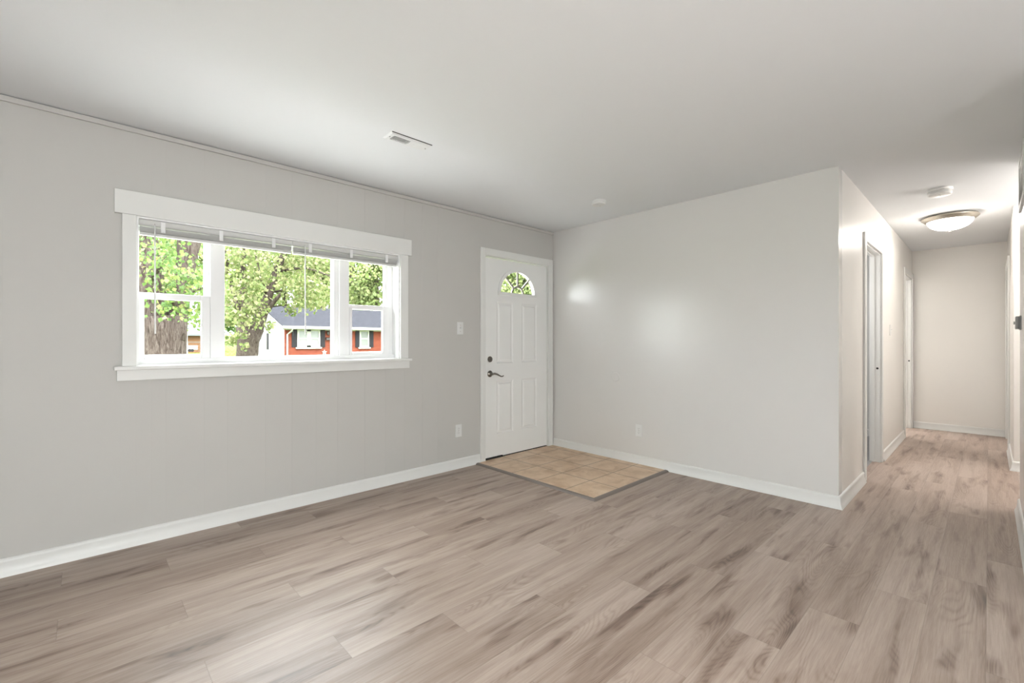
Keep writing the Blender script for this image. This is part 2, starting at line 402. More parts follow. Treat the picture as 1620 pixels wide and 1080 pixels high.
# baseboards: flared profile
BB = [(0, 0), (.026, 0), (.0255, .006), (.020, .018), (.015, .034), (.0122, .052), (.011, .070), (.0115, .076), (.009, .082), (.004, .088), (0, .089)]
def bboard(name, path, side=1):
    o = struct(MB().sweep(BB, path, side), name, M['trim']); return shade_auto(o, 40)
bboard('baseboard_window_wall', [(LX, WY), (2.822, WY)], -1)
bboard('baseboard_back', [(BX, WY-.019), (BX, LY), (4.80, LY)], -1)
bboard('baseboard_hall_left', [(5.768, LY), (7.42, LY)], -1)
bboard('baseboard_hall_end', [(EX, LY-.018), (EX, RY-.008)], -1)
bboard('baseboard_right', [(3.2, RY), (NX+.02, RY)], 1)
bboard('baseboard_hall_right', [(FX, -1.4), (FX, RY-.008), (D3[0]-.06, RY-.008)], 1)
bboard('baseboard_side_room', [(7.16, LY+HT), (7.16, WY-.8)], 1)
# thin cover strip along the top of the window wall
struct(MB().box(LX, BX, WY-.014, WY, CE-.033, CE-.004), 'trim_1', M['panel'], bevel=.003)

# ------------------------------------------------------------------ front window
def tboard(*b): return MB().box(*b)
w1 = empty('window_1', (1.085, WY, WIN[2]), kind='structure')
cz = WY-.02
part(MB().box(.127, 2.048, WY-.026, WY, 1.925, 2.061), 'head_casing', M['trim'], w1, bevel=.002)
part(MB().box(.160, .224, cz, WY, 1.046, 1.925), 'side_casing', M['trim'], w1, bevel=.002)
part(MB().box(1.945, 2.018, cz, WY, 1.046, 1.925), 'side_casing', M['trim'], w1, bevel=.002)
part(MB().box(.124, 2.043, WY-.045, WY, 1.024, 1.046).box(.226, 1.943, WY-.002, WY+.08, 1.030, 1.049), 'stool', M['trim'], w1, bevel=.003)
part(MB().box(.137, 2.03, cz, WY, .963, 1.024), 'apron', M['trim'], w1, bevel=.002)
SY = WY+.11
mb = MB().box(.224, .234, WY, WY+.17, 1.046, 1.926).box(1.935, 1.945, WY, WY+.17, 1.046, 1.926).box(.234, 1.935, WY, WY+.17, 1.916, 1.926)
part(mb, 'jamb', M['vinyl'], w1)
mb = MB()
mb.box(.234, 1.935, SY-.038, SY+.05, 1.046, 1.081)                       # sill rail
mb.box(.234, 1.935, SY-.02, SY+.05, 1.888, 1.916)
mb.box(.604, .686, SY-.03, SY+.05, 1.074, 1.888)                        # mullions
mb.box(1.462, 1.541, SY-.03, SY+.05, 1.074, 1.888)
mb.box(1.424, 1.462, SY-.012, SY+.05, 1.074, 1.888)
mb.box(1.895, 1.935, SY-.005, SY+.05, 1.074, 1.888)
part(mb, 'frame', M['vinyl'], w1, bevel=.002)
def sash(x0, x1, z0, z1, y, wl, wr, wt, wb, name):
    mb = MB().box(x0, x0+wl, y, y+.03, z0, z1).box(x1-wr, x1, y, y+.03, z0, z1).box(x0+wl, x1-wr, y, y+.03, z0, z0+wb).box(x0+wl, x1-wr, y, y+.03, z1-wt, z1)
    o = part(mb, name, M['vinyl'], w1, bevel=.003)
    part(MB().box(x0+wl-.003, x1-wr+.003, y+.012, y+.017, z0+wb-.003, z1-wt+.003), 'pane', M['glass'], o)
    return o
sash(.235, .604, 1.455, 1.888, SY+.012, .010, .026, .03, .03, 'upper_sash')
sash(.237, .603, 1.080, 1.487, SY-.030, .030, .048, .038, .028, 'lower_sash')
sash(.686, 1.424, 1.078, 1.888, SY+.008, .006, .006, .02, .008, 'picture_sash')
sash(1.541, 1.895, 1.455, 1.888, SY+.012, .012, .026, .03, .03, 'upper_sash')
sash(1.543, 1.893, 1.080, 1.487, SY-.030, .024, .060, .038, .026, 'lower_sash')

# blinds, drawn up
def blind(x0, x1, wand, clips, label):
    t = empty('window_blind', ((x0+x1)/2, WY+.03, 1.915), label, 'blind')
    part(MB().box(x0, x1, WY+.018, WY+.05, 1.880, 1.916), 'headrail', M['blind'], t, bevel=.002)
    part(MB().box(x0, x1, WY+.010, WY+.0125, 1.886, 1.914), 'valance', M['blind'], t)
    mb = MB()
    for i in range(11):
        z = 1.873-.0029*i; d = .0006*(i % 3)
        mb.box(x0+.004, x1-.004, WY+.016+d, WY+.047+d, z-.0011, z+.0006)
    part(mb, 'slat_stack', M['blind'], t)
    part(MB().box(x0+.003, x1-.003, WY+.016, WY+.046, 1.823, 1.840), 'bottom_rail', M['blind'], t, bevel=.003)
    for c in clips:
        mb = MB().box(c-.011, c+.011, WY+.005, WY+.0085, 1.846, 1.912).box(c-.008, c+.008, WY+.002, WY+.005, 1.85, 1.862)
        part(mb, 'valance_clip', M['clear'], t)
    wd = part(MB().tube([(wand, WY+.003, 1.885), (wand, WY+.001, 1.6), (wand+.001, WY, 1.235)], [.0035, .004, .0045], 8), 'tilt_wand', M['clear'], t, smooth=True)
    part(MB().tube([(wand, WY+.012, 1.894), (wand, WY+.004, 1.894), (wand, WY+.002, 1.88)], [.002, .002, .002], 6), 'wand_hook', M['nickel'], wd)
    return t
bx = lambda u: at(u, 400, WY+.006)[0]
blind(.238, 1.090, bx(245), [bx(258), bx(350), bx(433)], 'raised white slatted blind over the double-hung sash beside the big trunk')
blind(1.096, 1.931, bx(482.5), [bx(491), bx(556), bx(612)], 'raised white slatted blind in front of the brick house view')

# ------------------------------------------------------------------ front door
d1 = empty('door_1', (3.35, WY, 0), kind='structure')
def casing_front(x0, x1, zt, x0i, x1i, zti):
    return (MB().box(x0, x0i, WY-.019, WY, 0, zt), MB().box(x1i, x1, WY-.019, WY, 0, zt), MB().box(x0i, x1i, WY-.019, WY, zti, zt))
for m, n in zip(casing_front(2.823, 3.886, 2.118, 2.884, 3.812, 2.046), ('side_casing', 'side_casing', 'head_casing')):
    part(m, n, M['trim'], d1, bevel=.004)
mb = MB().box(2.868, 2.889, WY, WY+.15, 0, 2.052).box(3.807, 3.826, WY, WY+.15, 0, 2.052).box(2.889, 3.807, WY, WY+.15, 2.038, 2.052)
part(mb, 'jamb', M['trim'], d1)
part(MB().box(2.889, 3.807, WY+.005, WY+.15, 0, .014), 'threshold', M['black'], d1)
sx0, sx1, sz0, sz1 = 2.894, 3.802, .020, 2.030
FY = WY+.004; BYd = FY+.042
CXF, ZF, RA, RB = 3.347, 1.690, .262, .243
NS = 28
arc = [(CXF+RA*math.cos(PI-PI*i/NS), ZF+RB*math.sin(PI-PI*i/NS)) for i in range(NS+1)]   # left to right
mb = MB()
fr = lambda x, z: (x, FY, z)
xs = [sx0, 3.047, 3.280, 3.405, 3.640, sx1]
zs = [sz0, .249, .792, .966, 1.598, ZF]
for i in range(5):
    for j in range(5):
        a, b, c, d = xs[i], xs[i+1], zs[j], zs[j+1]
        if i in (1, 3) and j in (1, 3):
            loops = [(0, 0), (.012, .007), (.026, .007), (.040, .001)]
            for (i0, e0), (i1, e1) in zip(loops, loops[1:]):
                o = [(a+i0, FY+e0, c+i0), (b-i0, FY+e0, c+i0), (b-i0, FY+e0, d-i0), (a+i0, FY+e0, d-i0)]
                n = [(a+i1, FY+e1, c+i1), (b-i1, FY+e1, c+i1), (b-i1, FY+e1, d-i1), (a+i1, FY+e1, d-i1)]
                for k in range(4): mb.quad(o[k], o[(k+1) % 4], n[(k+1) % 4], n[k])
            mb.quad(*n)
        else: mb.quad(fr(a, c), fr(b, c), fr(b, d), fr(a, d))
# field above the panels with the half-round hole
mb.quad(fr(sx0, ZF), fr(CXF-RA, ZF), fr(CXF-RA, sz1), fr(sx0, sz1)); mb.quad(fr(CXF+RA, ZF), fr(sx1, ZF), fr(sx1, sz1), fr(CXF+RA, sz1))
for (xa, za), (xb, zb) in zip(arc, arc[1:]):
    mb.quad(fr(xa, za), fr(xb, zb), fr(xb, sz1), fr(xa, sz1)); mb.quad((xa, FY, za), (xb, FY, zb), (xb, BYd, zb), (xa, BYd, za))
    mb.quad((xa, BYd, za), (xb, BYd, zb), (xb, BYd, sz1), (xa, BYd, sz1))
mb.quad((CXF-RA, FY, ZF), (CXF+RA, FY, ZF), (CXF+RA, BYd, ZF), (CXF-RA, BYd, ZF))
mb.quad((sx0, BYd, sz0), (sx1, BYd, sz0), (sx1, BYd, ZF), (sx0, BYd, ZF))
mb.quad((sx0, BYd, ZF), (CXF-RA, BYd, ZF), (CXF-RA, BYd, sz1), (sx0, BYd, sz1)); mb.quad((CXF+RA, BYd, ZF), (sx1, BYd, ZF), (sx1, BYd, sz1), (CXF+RA, BYd, sz1))
mb.quad((sx0, FY, sz0), (sx0, BYd, sz0), (sx0, BYd, sz1), (sx0, FY, sz1)); mb.quad((sx1, FY, sz0), (sx1, BYd, sz0), (sx1, BYd, sz1), (sx1, FY, sz1))
mb.quad((sx0, FY, sz0), (sx1, FY, sz0), (sx1, BYd, sz0), (sx0, BYd, sz0)); mb.quad((sx0, FY, sz1), (sx1, FY, sz1), (sx1, BYd, sz1), (sx0, BYd, sz1))
part(mb, 'door_slab', M['door'], d1)
# fanlight
def arcband(mb, r0, r1, y0, y1, b0=None, b1=None, zc=ZF, n=NS):
    k = RB/RA; b0 = r0*k if b0 is None else b0; b1 = r1*k if b1 is None else b1
    for i in range(n):
        t0, t1 = PI*i/n, PI*(i+1)/n
        q = lambda r, b, t: (CXF+r*math.cos(t), zc+b*math.sin(t))
        mb.prism([q(r0, b0, t0), q(r1, b1, t0), q(r1, b1, t1), q(r0, b0, t1)], lambda p, z, y: (p, y, z), y0, y1)
    return mb
mb = arcband(MB(), RA-.012, RA+.022, FY-.010, FY); mb.box(CXF-RA-.022, CXF+RA+.022, FY-.010, FY, ZF-.026, ZF+.008)
fl = part(mb, 'fanlight_frame', M['door'], d1)
pl = [(CXF+(RA-.002)*math.cos(PI*i/NS), ZF+(RB-.002)*math.sin(PI*i/NS)) for i in range(NS+1)]
part(MB().prism(pl, lambda p, z, y: (p, y, z), FY+.020, FY+.025), 'pane', M['glass'], fl)
mb = arcband(MB(), .074, .092, FY-.004, FY+.014, .070, .088)
part(mb, 'hub_muntin', M['muntin'], fl)
for ang in (46, 90, 134):
    c, s_ = math.cos(math.radians(ang)), math.sin(math.radians(ang)); h = .008
    p0 = (CXF+.088*c, ZF+.084*s_); p1 = (CXF+RA*.985*c, ZF+RB*.985*s_); nx, nz = -s_*h, c*h
    part(MB().prism([(p0[0]+nx, p0[1]+nz), (p0[0]-nx, p0[1]-nz), (p1[0]-nx, p1[1]-nz), (p1[0]+nx, p1[1]+nz)], lambda p, z, y: (p, y, z), FY-.004, FY+.014), 'spoke_muntin', M['muntin'], fl)
# lever, deadbolt, hinges, sweep
KX, KZ = 2.957, .866
lv = part(MB().lathe([(.033, 0), (.033, .004), (.029, .009), (.020, .013), (.013, .018), (.0125, .046), (.010, .050)], (KX, FY, KZ), 'y', 28, -1), 'lever_handle', M['pewter'], d1)
shade_auto(lv)
pts = [(KX-.006, FY-.045, KZ+.001), (KX+.025, FY-.047, KZ+.003), (KX+.055, FY-.047, KZ-.004), (KX+.085, FY-.046, KZ-.018), (KX+.110, FY-.044, KZ-.029), (KX+.130, FY-.043, KZ-.031), (KX+.148, FY-.041, KZ-.024)]
part(MB().tube(pts, [.011, .0105, .009, .0075, .0065, .006, .0055], 12), 'lever', M['pewter'], lv, smooth=True)
db = part(MB().lathe([(.030, 0), (.030, .005), (.027, .010), (.018, .013), (.017, .018)], (KX, FY, 1.012), 'y', 28, -1), 'deadbolt', M['pewter'], d1); shade_auto(db)
part(MB().box(KX-.005, KX+.005, FY-.030, FY-.016, .996, 1.028), 'thumb_turn', M['pewter'], db, bevel=.003)
for z in (.26, 1.03, 1.80):
    part(MB().tube([(3.806, WY-.001, z-.045), (3.806, WY-.001, z+.045)], [.0055, .0055], 10).box(3.806, 3.811, WY-.004, WY, z-.044, z+.044), 'hinge', M['trim'], d1)
part(MB().box(2.896, 3.12, WY-.012, WY+.003, .012, .028), 'door_sweep', M['black'], d1)

# tiled entry and its edging
struct(MB().box(2.787, BX-.02, 2.046, WY, 0.0005, .011), 'floor_entry', M['tile'])
pr = [(0, 0), (.036, 0), (.030, .007), (.018, .0125), (.004, .0135), (0, .0135)]
tr = struct(MB().sweep(pr, [(BX-.024, 2.046), (2.787, 2.046), (2.787, WY-.019)], 1), 'trim_2', M['strip'])

# ------------------------------------------------------------------ hall doorways
def doorway(n, x0, x1, strike_z):
    t = empty('door_%d' % n, ((x0+x1)/2, LY, 0), kind='structure')
    cw, th = .068, .017
    for y0, y1 in ((LY-th, LY),):
        part(MB().box(x0-cw, x0+.004, y0, y1, 0, DH+cw), 'side_casing', M['trim'], t, bevel=.004)
        part(MB().box(x1-.004, x1+cw, y0, y1, 0, DH+cw), 'side_casing', M['trim'], t, bevel=.004)
        part(MB().box(x0+.004, x1-.004, y0, y1, DH-.004, DH+cw), 'head_casing', M['trim'], t, bevel=.004)
    j = part(MB().box(x0, x0+.016, LY, LY+HT, 0, DH).box(x1-.016, x1, LY, LY+HT, 0, DH).box(x0+.016, x1-.016, LY, LY+HT, DH-.016, DH), 'jamb', M['trim'], t)
    part(MB().box(x1-.026, x1-.016, LY+.045, LY+.07, 0, DH-.026).box(x0+.016, x0+.026, LY+.045, LY+.07, 0, DH-.026).box(x0+.016, x1-.016, LY+.045, LY+.07, DH-.026, DH-.016), 'door_stop', M['trim'], t)
    sp = part(MB().box(x1-.0175, x1-.0155, LY+.010, LY+.036, strike_z-.029, strike_z+.029), 'strike_plate', M['trim'], j)
    part(MB().lathe([(.010, 0), (.010, .0006)], (x1-.0176, LY+.022, strike_z), 'x', 16, -1), 'strike_hole', M['black'], sp)
    return t
doorway(2, D1[0], D1[1], .925)
doorway(3, D2[0], D2[1], .925)
t = empty('door_4', (7.77, RY, 0), kind='structure')
ry = RY-.008
for a, b in ((D3[0]-.066, D3[0]+.004), (D3[1]-.004, D3[1]+.066)): part(MB().box(a, b, ry, ry+.017, 0, DH+.066), 'side_casing', M['trim'], t, bevel=.004)
part(MB().box(D3[0]+.004, D3[1]-.004, ry, ry+.017, DH-.004, DH+.066), 'head_casing', M['trim'], t, bevel=.004)
part(MB().box(D3[0], D3[0]+.016, ry-.092, ry, 0, DH).box(D3[1]-.016, D3[1], ry-.092, ry, 0, DH).box(D3[0]+.016, D3[1]-.016, ry-.092, ry, DH-.016, DH), 'jamb', M['trim'], t)
part(MB().box(D3[0]+.018, D3[1]-.018, ry-.06, ry-.025, .012, DH-.018), 'door_slab', M['door'], t)

# ------------------------------------------------------------------ wall plates
def plate(name, label, cat, c, axis, kind):
    """axis 'y' = on a wall whose room side is -y, 'x' = room side is -x"""
    t = empty(name, c, label, cat)
    if axis == 'y': P = lambda a, d, z: (c[0]+a, c[1]-d, c[2]+z)
    else: P = lambda a, d, z: (c[0]-d, c[1]-a, c[2]+z)
    def bx(m, a0, a1, d0, d1, z0, z1):
        p, q = P(a0, d0, z0), P(a1, d1, z1); return m.box(min(p[0], q[0]), max(p[0], q[0]), min(p[1], q[1]), max(p[1], q[1]), p[2], q[2])
    part(bx(MB(), -.036, .036, 0, .006, -.0585, .0585), 'cover_plate', M['plastic'], t, bevel=.003)
    if kind == 'outlet':
        for s_ in (-1, 1):
            zc = s_*.0195
            poly = [(.017*math.cos(2*PI*i/20), max(-.0135, min(.0135, .0175*math.sin(2*PI*i/20)))+zc) for i in range(20)]
            r = part(MB().prism(poly, lambda p, q, d: P(p, d, q), .006, .0085), 'receptacle', M['plastic'], t)
            part(bx(bx(MB(), -.0072, -.0052, .0085, .0092, zc-.001, zc+.008), .0052, .0072, .0085, .0092, zc-.001, zc+.007), 'slots', M['thermo'], r)
            part(bx(MB(), -.002, .002, .0085, .0092, zc-.009, zc-.005), 'ground_hole', M['thermo'], r)
        part(bx(MB(), -.003, .003, .006, .0075, -.003, .003), 'screw', M['nickel'], t)
    else:
        tg = part(bx(MB(), -.006, .006, .006, .0075, -.013, .013), 'toggle_slot', M['thermo'] if kind == 'toggle' else M['plastic'], t)
        part(MB().prism([(.006, -.004), (.006, .009), (.018, .011), (.018, .004)], lambda d, z, a: P(a, d, z), -.0045, .0045), 'toggle', M['plastic'], tg)
        for z in (-.03, .03): part(bx(MB(), -.003, .003, .006, .0075, z-.003, z+.003), 'screw', M['nickel'], t)
    return t
plate('light_switch', 'white toggle light switch plate beside the front door', 'light switch', (2.581, WY, 1.315), 'y', 'switch')
plate('wall_outlet', 'white duplex outlet low on the panelled window wall', 'outlet', (2.563, WY, .351), 'y', 'outlet')
plate('wall_outlet', 'white duplex outlet low on the blank wall past the tiled entry', 'outlet', (BX, 2.331, .328), 'x', 'outlet')
plate('light_switch', 'pale toggle light switch plate between the two hall doorways', 'light switch', (6.33, LY, 1.313), 'y', 'switch')
o = MB().lathe([(.047, 0), (.047, .002), (.044, .0045), (.02, .005)], (0, 0, 0), 'x', 40, -1).build('blank_cover', M['wall'], origin=None)
o.location = (BX, 2.598, .833); shade_auto(o)
tag(o, 'round wall-coloured blank cover plate above the tiled entry', 'cover plate')
# thermostat and return grille on the near right-hand wall
t = empty('thermostat', (4.58, RY, 1.315), 'small grey thermostat box on the wall end by the hall', 'thermostat')
part(MB().box(4.515, 4.645, RY, RY+.008, 1.268, 1.362), 'backplate', M['thermo'], t)
part(MB().box(4.525, 4.635, RY+.008, RY+.026, 1.272, 1.358), 'housing', M['thermo'], t, bevel=.004)
part(MB().box(4.60, 4.625, RY+.026, RY+.033, 1.305, 1.325), 'dial', M['thermo'], t)
t = empty('return_grille', (4.25, RY, 2.2), 'slatted return-air grille high on the wall end by the hall', 'grille')
mb = MB().box(3.95, 4.53, RY, RY+.012, 2.045, 2.075).box(3.95, 4.53, RY, RY+.012, 2.335, 2.365).box(3.95, 3.98, RY, RY+.012, 2.075, 2.335).box(4.50, 4.53, RY, RY+.012, 2.075, 2.335)
part(mb, 'frame', M['grille'], t)
mb = MB()
for i in range(16):
    z = 2.08+i*.0165; mb.add([(3.98, RY+.002, z+.010), (4.5, RY+.002, z+.010), (4.5, RY+.010, z), (3.98, RY+.010, z), (3.98, RY+.001, z+.009), (4.5, RY+.001, z+.009), (4.5, RY+.009, z-.001), (3.98, RY+.009, z-.001)],
        [(0,1,2,3),(7,6,5,4),(0,3,7,4),(1,5,6,2),(3,2,6,7),(0,4,5,1)])
part(mb, 'louvers', M['thermo'], t)

# ------------------------------------------------------------------ ceiling fittings
t = empty('ceiling_vent', (1.472, 2.498, CE), 'white louvered supply register in the ceiling by the window', 'vent')
vx0, vx1, vy0, vy1 = 1.328, 1.616, 2.441, 2.556
ox0, ox1, oy0, oy1 = 1.362, 1.582, 2.468, 2.529
z0, z1 = CE-.009, CE-.001
mb = MB()
def bev(x0, x1, y0, y1):                      # sloped flange faces
    mb.add([(vx0,vy0,z1),(vx1,vy0,z1),(vx1,vy1,z1),(vx0,vy1,z1),(vx0+.012,vy0+.012,z0),(vx1-.012,vy0+.012,z0),(vx1-.012,vy1-.012,z0),(vx0+.012,vy1-.012,z0),(ox0,oy0,z0),(ox1,oy0,z0),(ox1,oy1,z0),(ox0,oy1,z0),(ox0,oy0,z1),(ox1,oy0,z1),(ox1,oy1,z1),(ox0,oy1,z1)],
        [(0,1,5,4),(1,2,6,5),(2,3,7,6),(3,0,4,7),(4,5,9,8),(5,6,10,9),(6,7,11,10),(7,4,8,11),(8,9,13,12),(9,10,14,13),(10,11,15,14),(11,8,12,15)])
bev(0, 0, 0, 0)
part(mb, 'frame', M['grille'], t)
part(MB().box(ox0, ox1, oy0, oy1, CE-.0012, CE-.0004), 'duct_opening', M['duct'], t)
part(MB().box(vx0+.004, vx1-.004, vy0-.0025, vy0+.001, CE-.0035, CE-.0003), 'gap_shadow', M['duct'], t)  # dark strip standing in for the shadow along the flange edge
for i in range(20):
    x = ox0+.0055+i*.011; s_ = -1 if i < 10 else 1; dx, tk = (-.0004, .0036) if i < 10 else (.0012, .0082)
    part(MB().add([(x+dx, oy0, z0), (x+dx+tk, oy0, z0), (x+dx+tk, oy1, z0), (x+dx, oy1, z0), (x-dx, oy0, z1-.0055), (x-dx+tk, oy0, z1-.0055), (x-dx+tk, oy1, z1-.0055), (x-dx, oy1, z1-.0055)],
        [(0,3,2,1),(4,5,6,7),(0,1,5,4),(1,2,6,5),(2,3,7,6),(3,0,4,7)]), 'louver', M['grille'], t)
for x in (1.347, 1.597): part(MB().lathe([(.0042, 0), (.0042, .002), (.002, .003)], (x, 2.498, z0), 'z', 14, -1), 'screw', M['thermo'], t)
def detector(c, r, h, label, led):
    t = empty('smoke_detector', c, label, 'smoke detector')
    shade_auto(part(MB().lathe([(r, 0), (r, h*.3), (r*.98, h*.36)], c, 'z', 40, -1), 'base', M['plastic'], t))
    shade_auto(part(MB().lathe([(r*.90, h*.34), (r*.93, h*.44), (r*.95, h*.75), (r*.86, h*.93), (r*.6, h), (.004, h)], c, 'z', 40, -1), 'cover', M['plastic'], t))
    part(MB().lathe([(r*.16, h), (r*.16, h+.002), (r*.1, h+.003)], (c[0]-r*.3, c[1], c[2]), 'z', 18, -1), 'test_button', M['plastic'], t)
    if led: part(MB().lathe([(.003, h), (.003, h+.002)], (c[0]+r*.3, c[1], c[2]), 'z', 10, -1), 'indicator', M['thermo'], t)
detector((3.335, 2.395, CE), .066, .036, 'round white smoke detector on the living room ceiling by the corner', True)
detector((5.10, .278, CE), .080, .056, 'round white smoke detector on the hall ceiling before the dome light', True)
c = (6.25, .268, CE)
t = empty('ceiling_light', c, 'lit frosted dome flush-mount light with nickel rim on hall ceiling', 'ceiling light')
shade_auto(part(MB().lathe([(.150, 0), (.203, .008), (.212, .018), (.210, .026), (.182, .052), (.172, .056), (.168, .050), (.168, .03), (.15, .02)], c, 'z', 56, -1), 'rim', M['nickel'], t))
prof = [(.168*math.cos(PI/2*i/12)+.0005, .050+.092*math.sin(PI/2*i/12)) for i in range(13)]
part(MB().lathe(prof, c, 'z', 48, -1), 'glass_dome', M['bowl'], t, smooth=True)
shade_auto(part(MB().lathe([(.018, .139), (.018, .146), (.010, .150), (.011, .157), (.004, .162)], c, 'z', 20, -1), 'finial', M['nickel'], t))

# ------------------------------------------------------------------ outside
struct(MB().box(-6, 9, WY+TH+.01, WY+3.6, -.70, -.42), 'bounce_slab', plain('bounce_pale', rgb(206, 203, 198), .9, var=.05, scale=3))  # unseen pale slab added to bounce daylight up through the window
def gz(y): return -.62 if y < 12 else -.62 + (y-12)*.0235
mb = MB()
ys = [WY+TH, 8, 12, 20, 30, 45, 70, 120]
for a, b in zip(ys, ys[1:]): mb.quad((-90, a, gz(a)), (90, a, gz(a)), (90, b, gz(b)), (-90, b, gz(b)))
mb.add([(-90, 3, -1.2), (90, 3, -1.2), (90, 120, -1.2), (-90, 120, -1.2)], [(0,1,2,3)])
struct(mb, 'lawn', M['lawn'])

def leaves(name, mat, parent, blobs, size, jitter=.35):
    """blobs: (centre, radii, count) - leaf blades scattered through soft ellipsoids"""
    root = parent
    while root.parent: root = root.parent
    C = []
    for c, r, n in blobs:
        d = rng.normal(size=(n, 3)); d /= np.linalg.norm(d, axis=1)[:, None]
        C.append(np.array(c) + d*(rng.random(n)**.45)[:, None]*np.array(r))
    C = np.concatenate(C) - np.array(root.location); n = len(C)
    a = rng.normal(size=(n, 3)); a[:, 2] -= .6; a /= np.linalg.norm(a, axis=1)[:, None]
    b = np.cross(a, rng.normal(size=(n, 3))); b /= np.linalg.norm(b, axis=1)[:, None]; nn = np.cross(a, b)
    s = size*(1+jitter*(rng.random(n)-.5)*2)[:, None]
    V = np.stack([C-a*s*.5, C-a*s*.05+b*s*.45+nn*s*.12, C+a*s*.25+b*s*.2+nn*s*.05, C+a*s*.55, C+a*s*.25-b*s*.2+nn*s*.05, C-a*s*.05-b*s*.45+nn*s*.12], 1).reshape(-1, 3)
    i = np.arange(n)[:, None]*6
    F = np.concatenate([i+np.array([[0, 1, 2, 3]]), i+np.array([[0, 3, 4, 5]])]).tolist()
    me = bpy.data.meshes.new(name); me.from_pydata(V.tolist(), [], F); me.materials.append(mat)
    o = bpy.data.objects.new(name, me); COL.objects.link(o); o.parent = parent; return o
def P(u, v, Y): x, z = at(u, v, Y); return (x, Y, z)

# big twin-stemmed tree close to the house
YA = 10.0
b0 = P(260, 575, YA)
tA = empty('tree', (b0[0], YA, gz(YA)), 'big rough-barked forked tree close behind the double-hung sash', 'tree')
R = lambda px, Y, u: px*math.hypot(*at(u, 540, Y)[:1])*0 + px/FPX*(Y/(sa-(u-810)/FPX*ca))/2
mb = MB()
mb.tube([(b0[0]-.05, YA, gz(YA)-.1), (b0[0]-.03, YA, gz(YA)+.5), P(258, 556, YA), P(259, 525, YA), P(256, 500, YA)], [.62, .42, R(60, YA, 260), R(60, YA, 260), R(60, YA, 260)], 20, .10)
mb.tube([P(246, 530, YA), P(241, 505, YA), P(237, 470, YA), P(233, 430, YA), P(228, 380, YA), P(222, 320, YA), P(212, 240, YA)], [R(x, YA, 240) for x in (36, 42, 44, 40, 36, 32, 26)], 18, .10)
mb.tube([P(276, 540, YA-.1), P(279, 510, YA), P(286, 475, YA), P(293, 430, YA), P(299, 385, YA), P(307, 320, YA), P(320, 240, YA)], [R(x, YA, 290) for x in (30, 30, 26, 25, 30, 28, 24)], 16, .10)
part(mb, 'trunk', M['bark'], tA, smooth=True)
mb = MB().tube([P(279, 490, YA), P(268, 470, YA-.4), P(257, 462, YA-.9), P(250, 440, YA-1.2)], [.07, .05, .035, .015], 8).tube([P(285, 470, YA), P(305, 462, YA-.3), P(322, 455, YA-.5)], [.05, .03, .012], 8).tube([P(236, 450, YA), P(250, 425, YA-.5), P(268, 400, YA-.8)], [.06, .035, .012], 8)
part(mb, 'branch', M['bark'], tA, smooth=True)
bl = []
for u, v, dy, r, n in [(262, 420, -.9, .50, 190), (245, 385, -.8, .42, 130), (228, 410, -1.0, .30, 80), (268, 448, -1.0, .42, 170), (275, 400, .8, .6, 160), (255, 375, .9, .6, 120), (300, 455, -.9, .38, 130), (318, 432, -.8, .28, 80), (262, 487, -1.1, .30, 90), (300, 478, -.9, .36, 130), (315, 480, -.7, .32, 110), (289, 500, -1.0, .18, 34), (316, 505, .6, .35, 110), (225, 500, .8, .3, 50), (222, 520, .8, .3, 50), (250, 330, 0, .9, 300), (300, 330, .3, .9, 300), (318, 445, 1.0, .45, 120)]:
    bl.append((P(u, v, YA+dy), (r*1.15, r, r*.8), n))
bl = [(c, r, int(n*(.8 if c[1] < YA else 1.5))) for c, r, n in bl]
leaves('foliage', M['leaf_green'], tA, bl, .068)

# spreading tree in the middle of the picture window
YB = 15.0
b0 = P(391, 585, YB)
tB = empty('tree', (b0[0], YB, gz(YB)), 'leafy spreading tree with split trunk before the white gable', 'tree')
mb = MB()
mb.tube([(b0[0], YB, gz(YB)-.1), (b0[0], YB, gz(YB)+.3), P(391, 563, YB), P(393, 540, YB), P(396, 520, YB)], [.5, .36, R(31, YB, 390), R(31, YB, 390), R(38, YB, 390)], 18, .08)
mb.tube([P(402, 535, YB), P(407, 512, YB), P(413, 495, YB), P(421, 478, YB), P(428, 455, YB), P(437, 430, YB), P(446, 408, YB), P(462, 370, YB), P(470, 330, YB)], [R(x, YB, 410) for x in (20, 22, 20, 15, 13, 11, 10, 8, 5)], 14, .08)
mb.tube([P(412, 505, YB), P(424, 490, YB-.2), P(436, 474, YB-.4), P(446, 463, YB-.5)], [R(x, YB, 420) for x in (9, 7, 6, 4)], 10, .08)
mb.tube([P(390, 535, YB), P(388, 505, YB), P(386, 480, YB), P(383, 440, YB), P(386, 400, YB), P(392, 350, YB)], [R(x, YB, 390) for x in (20, 17, 13, 9, 7, 5)], 12, .08)
mb.tube([P(386, 505, YB), P(374, 480, YB), P(366, 450, YB+.2), P(361, 425, YB+.2), P(357, 395, YB)], [R(x, YB, 370) for x in (9, 7, 6, 5, 4)], 10, .08)
part(mb, 'trunk', M['bark'], tB, smooth=True)
mb = MB()
for pts, r0 in [([(440, 430), (462, 425), (485, 424), (505, 430), (524, 437)], 5), ([(430, 462), (455, 458), (478, 454)], 3.5), ([(426, 486), (446, 483), (455, 490), (460, 500)], 2), ([(424, 470), (412, 440), (405, 405)], 5)]:
    mb.tube([P(u, v, YB-.3*i) for i, (u, v) in enumerate(pts)], [R(r0*(1-.75*i/len(pts)), YB, u) for i, (u, v) in enumerate(pts)], 8)
part(mb, 'branch', M['bark'], tB, smooth=True)
bl = []
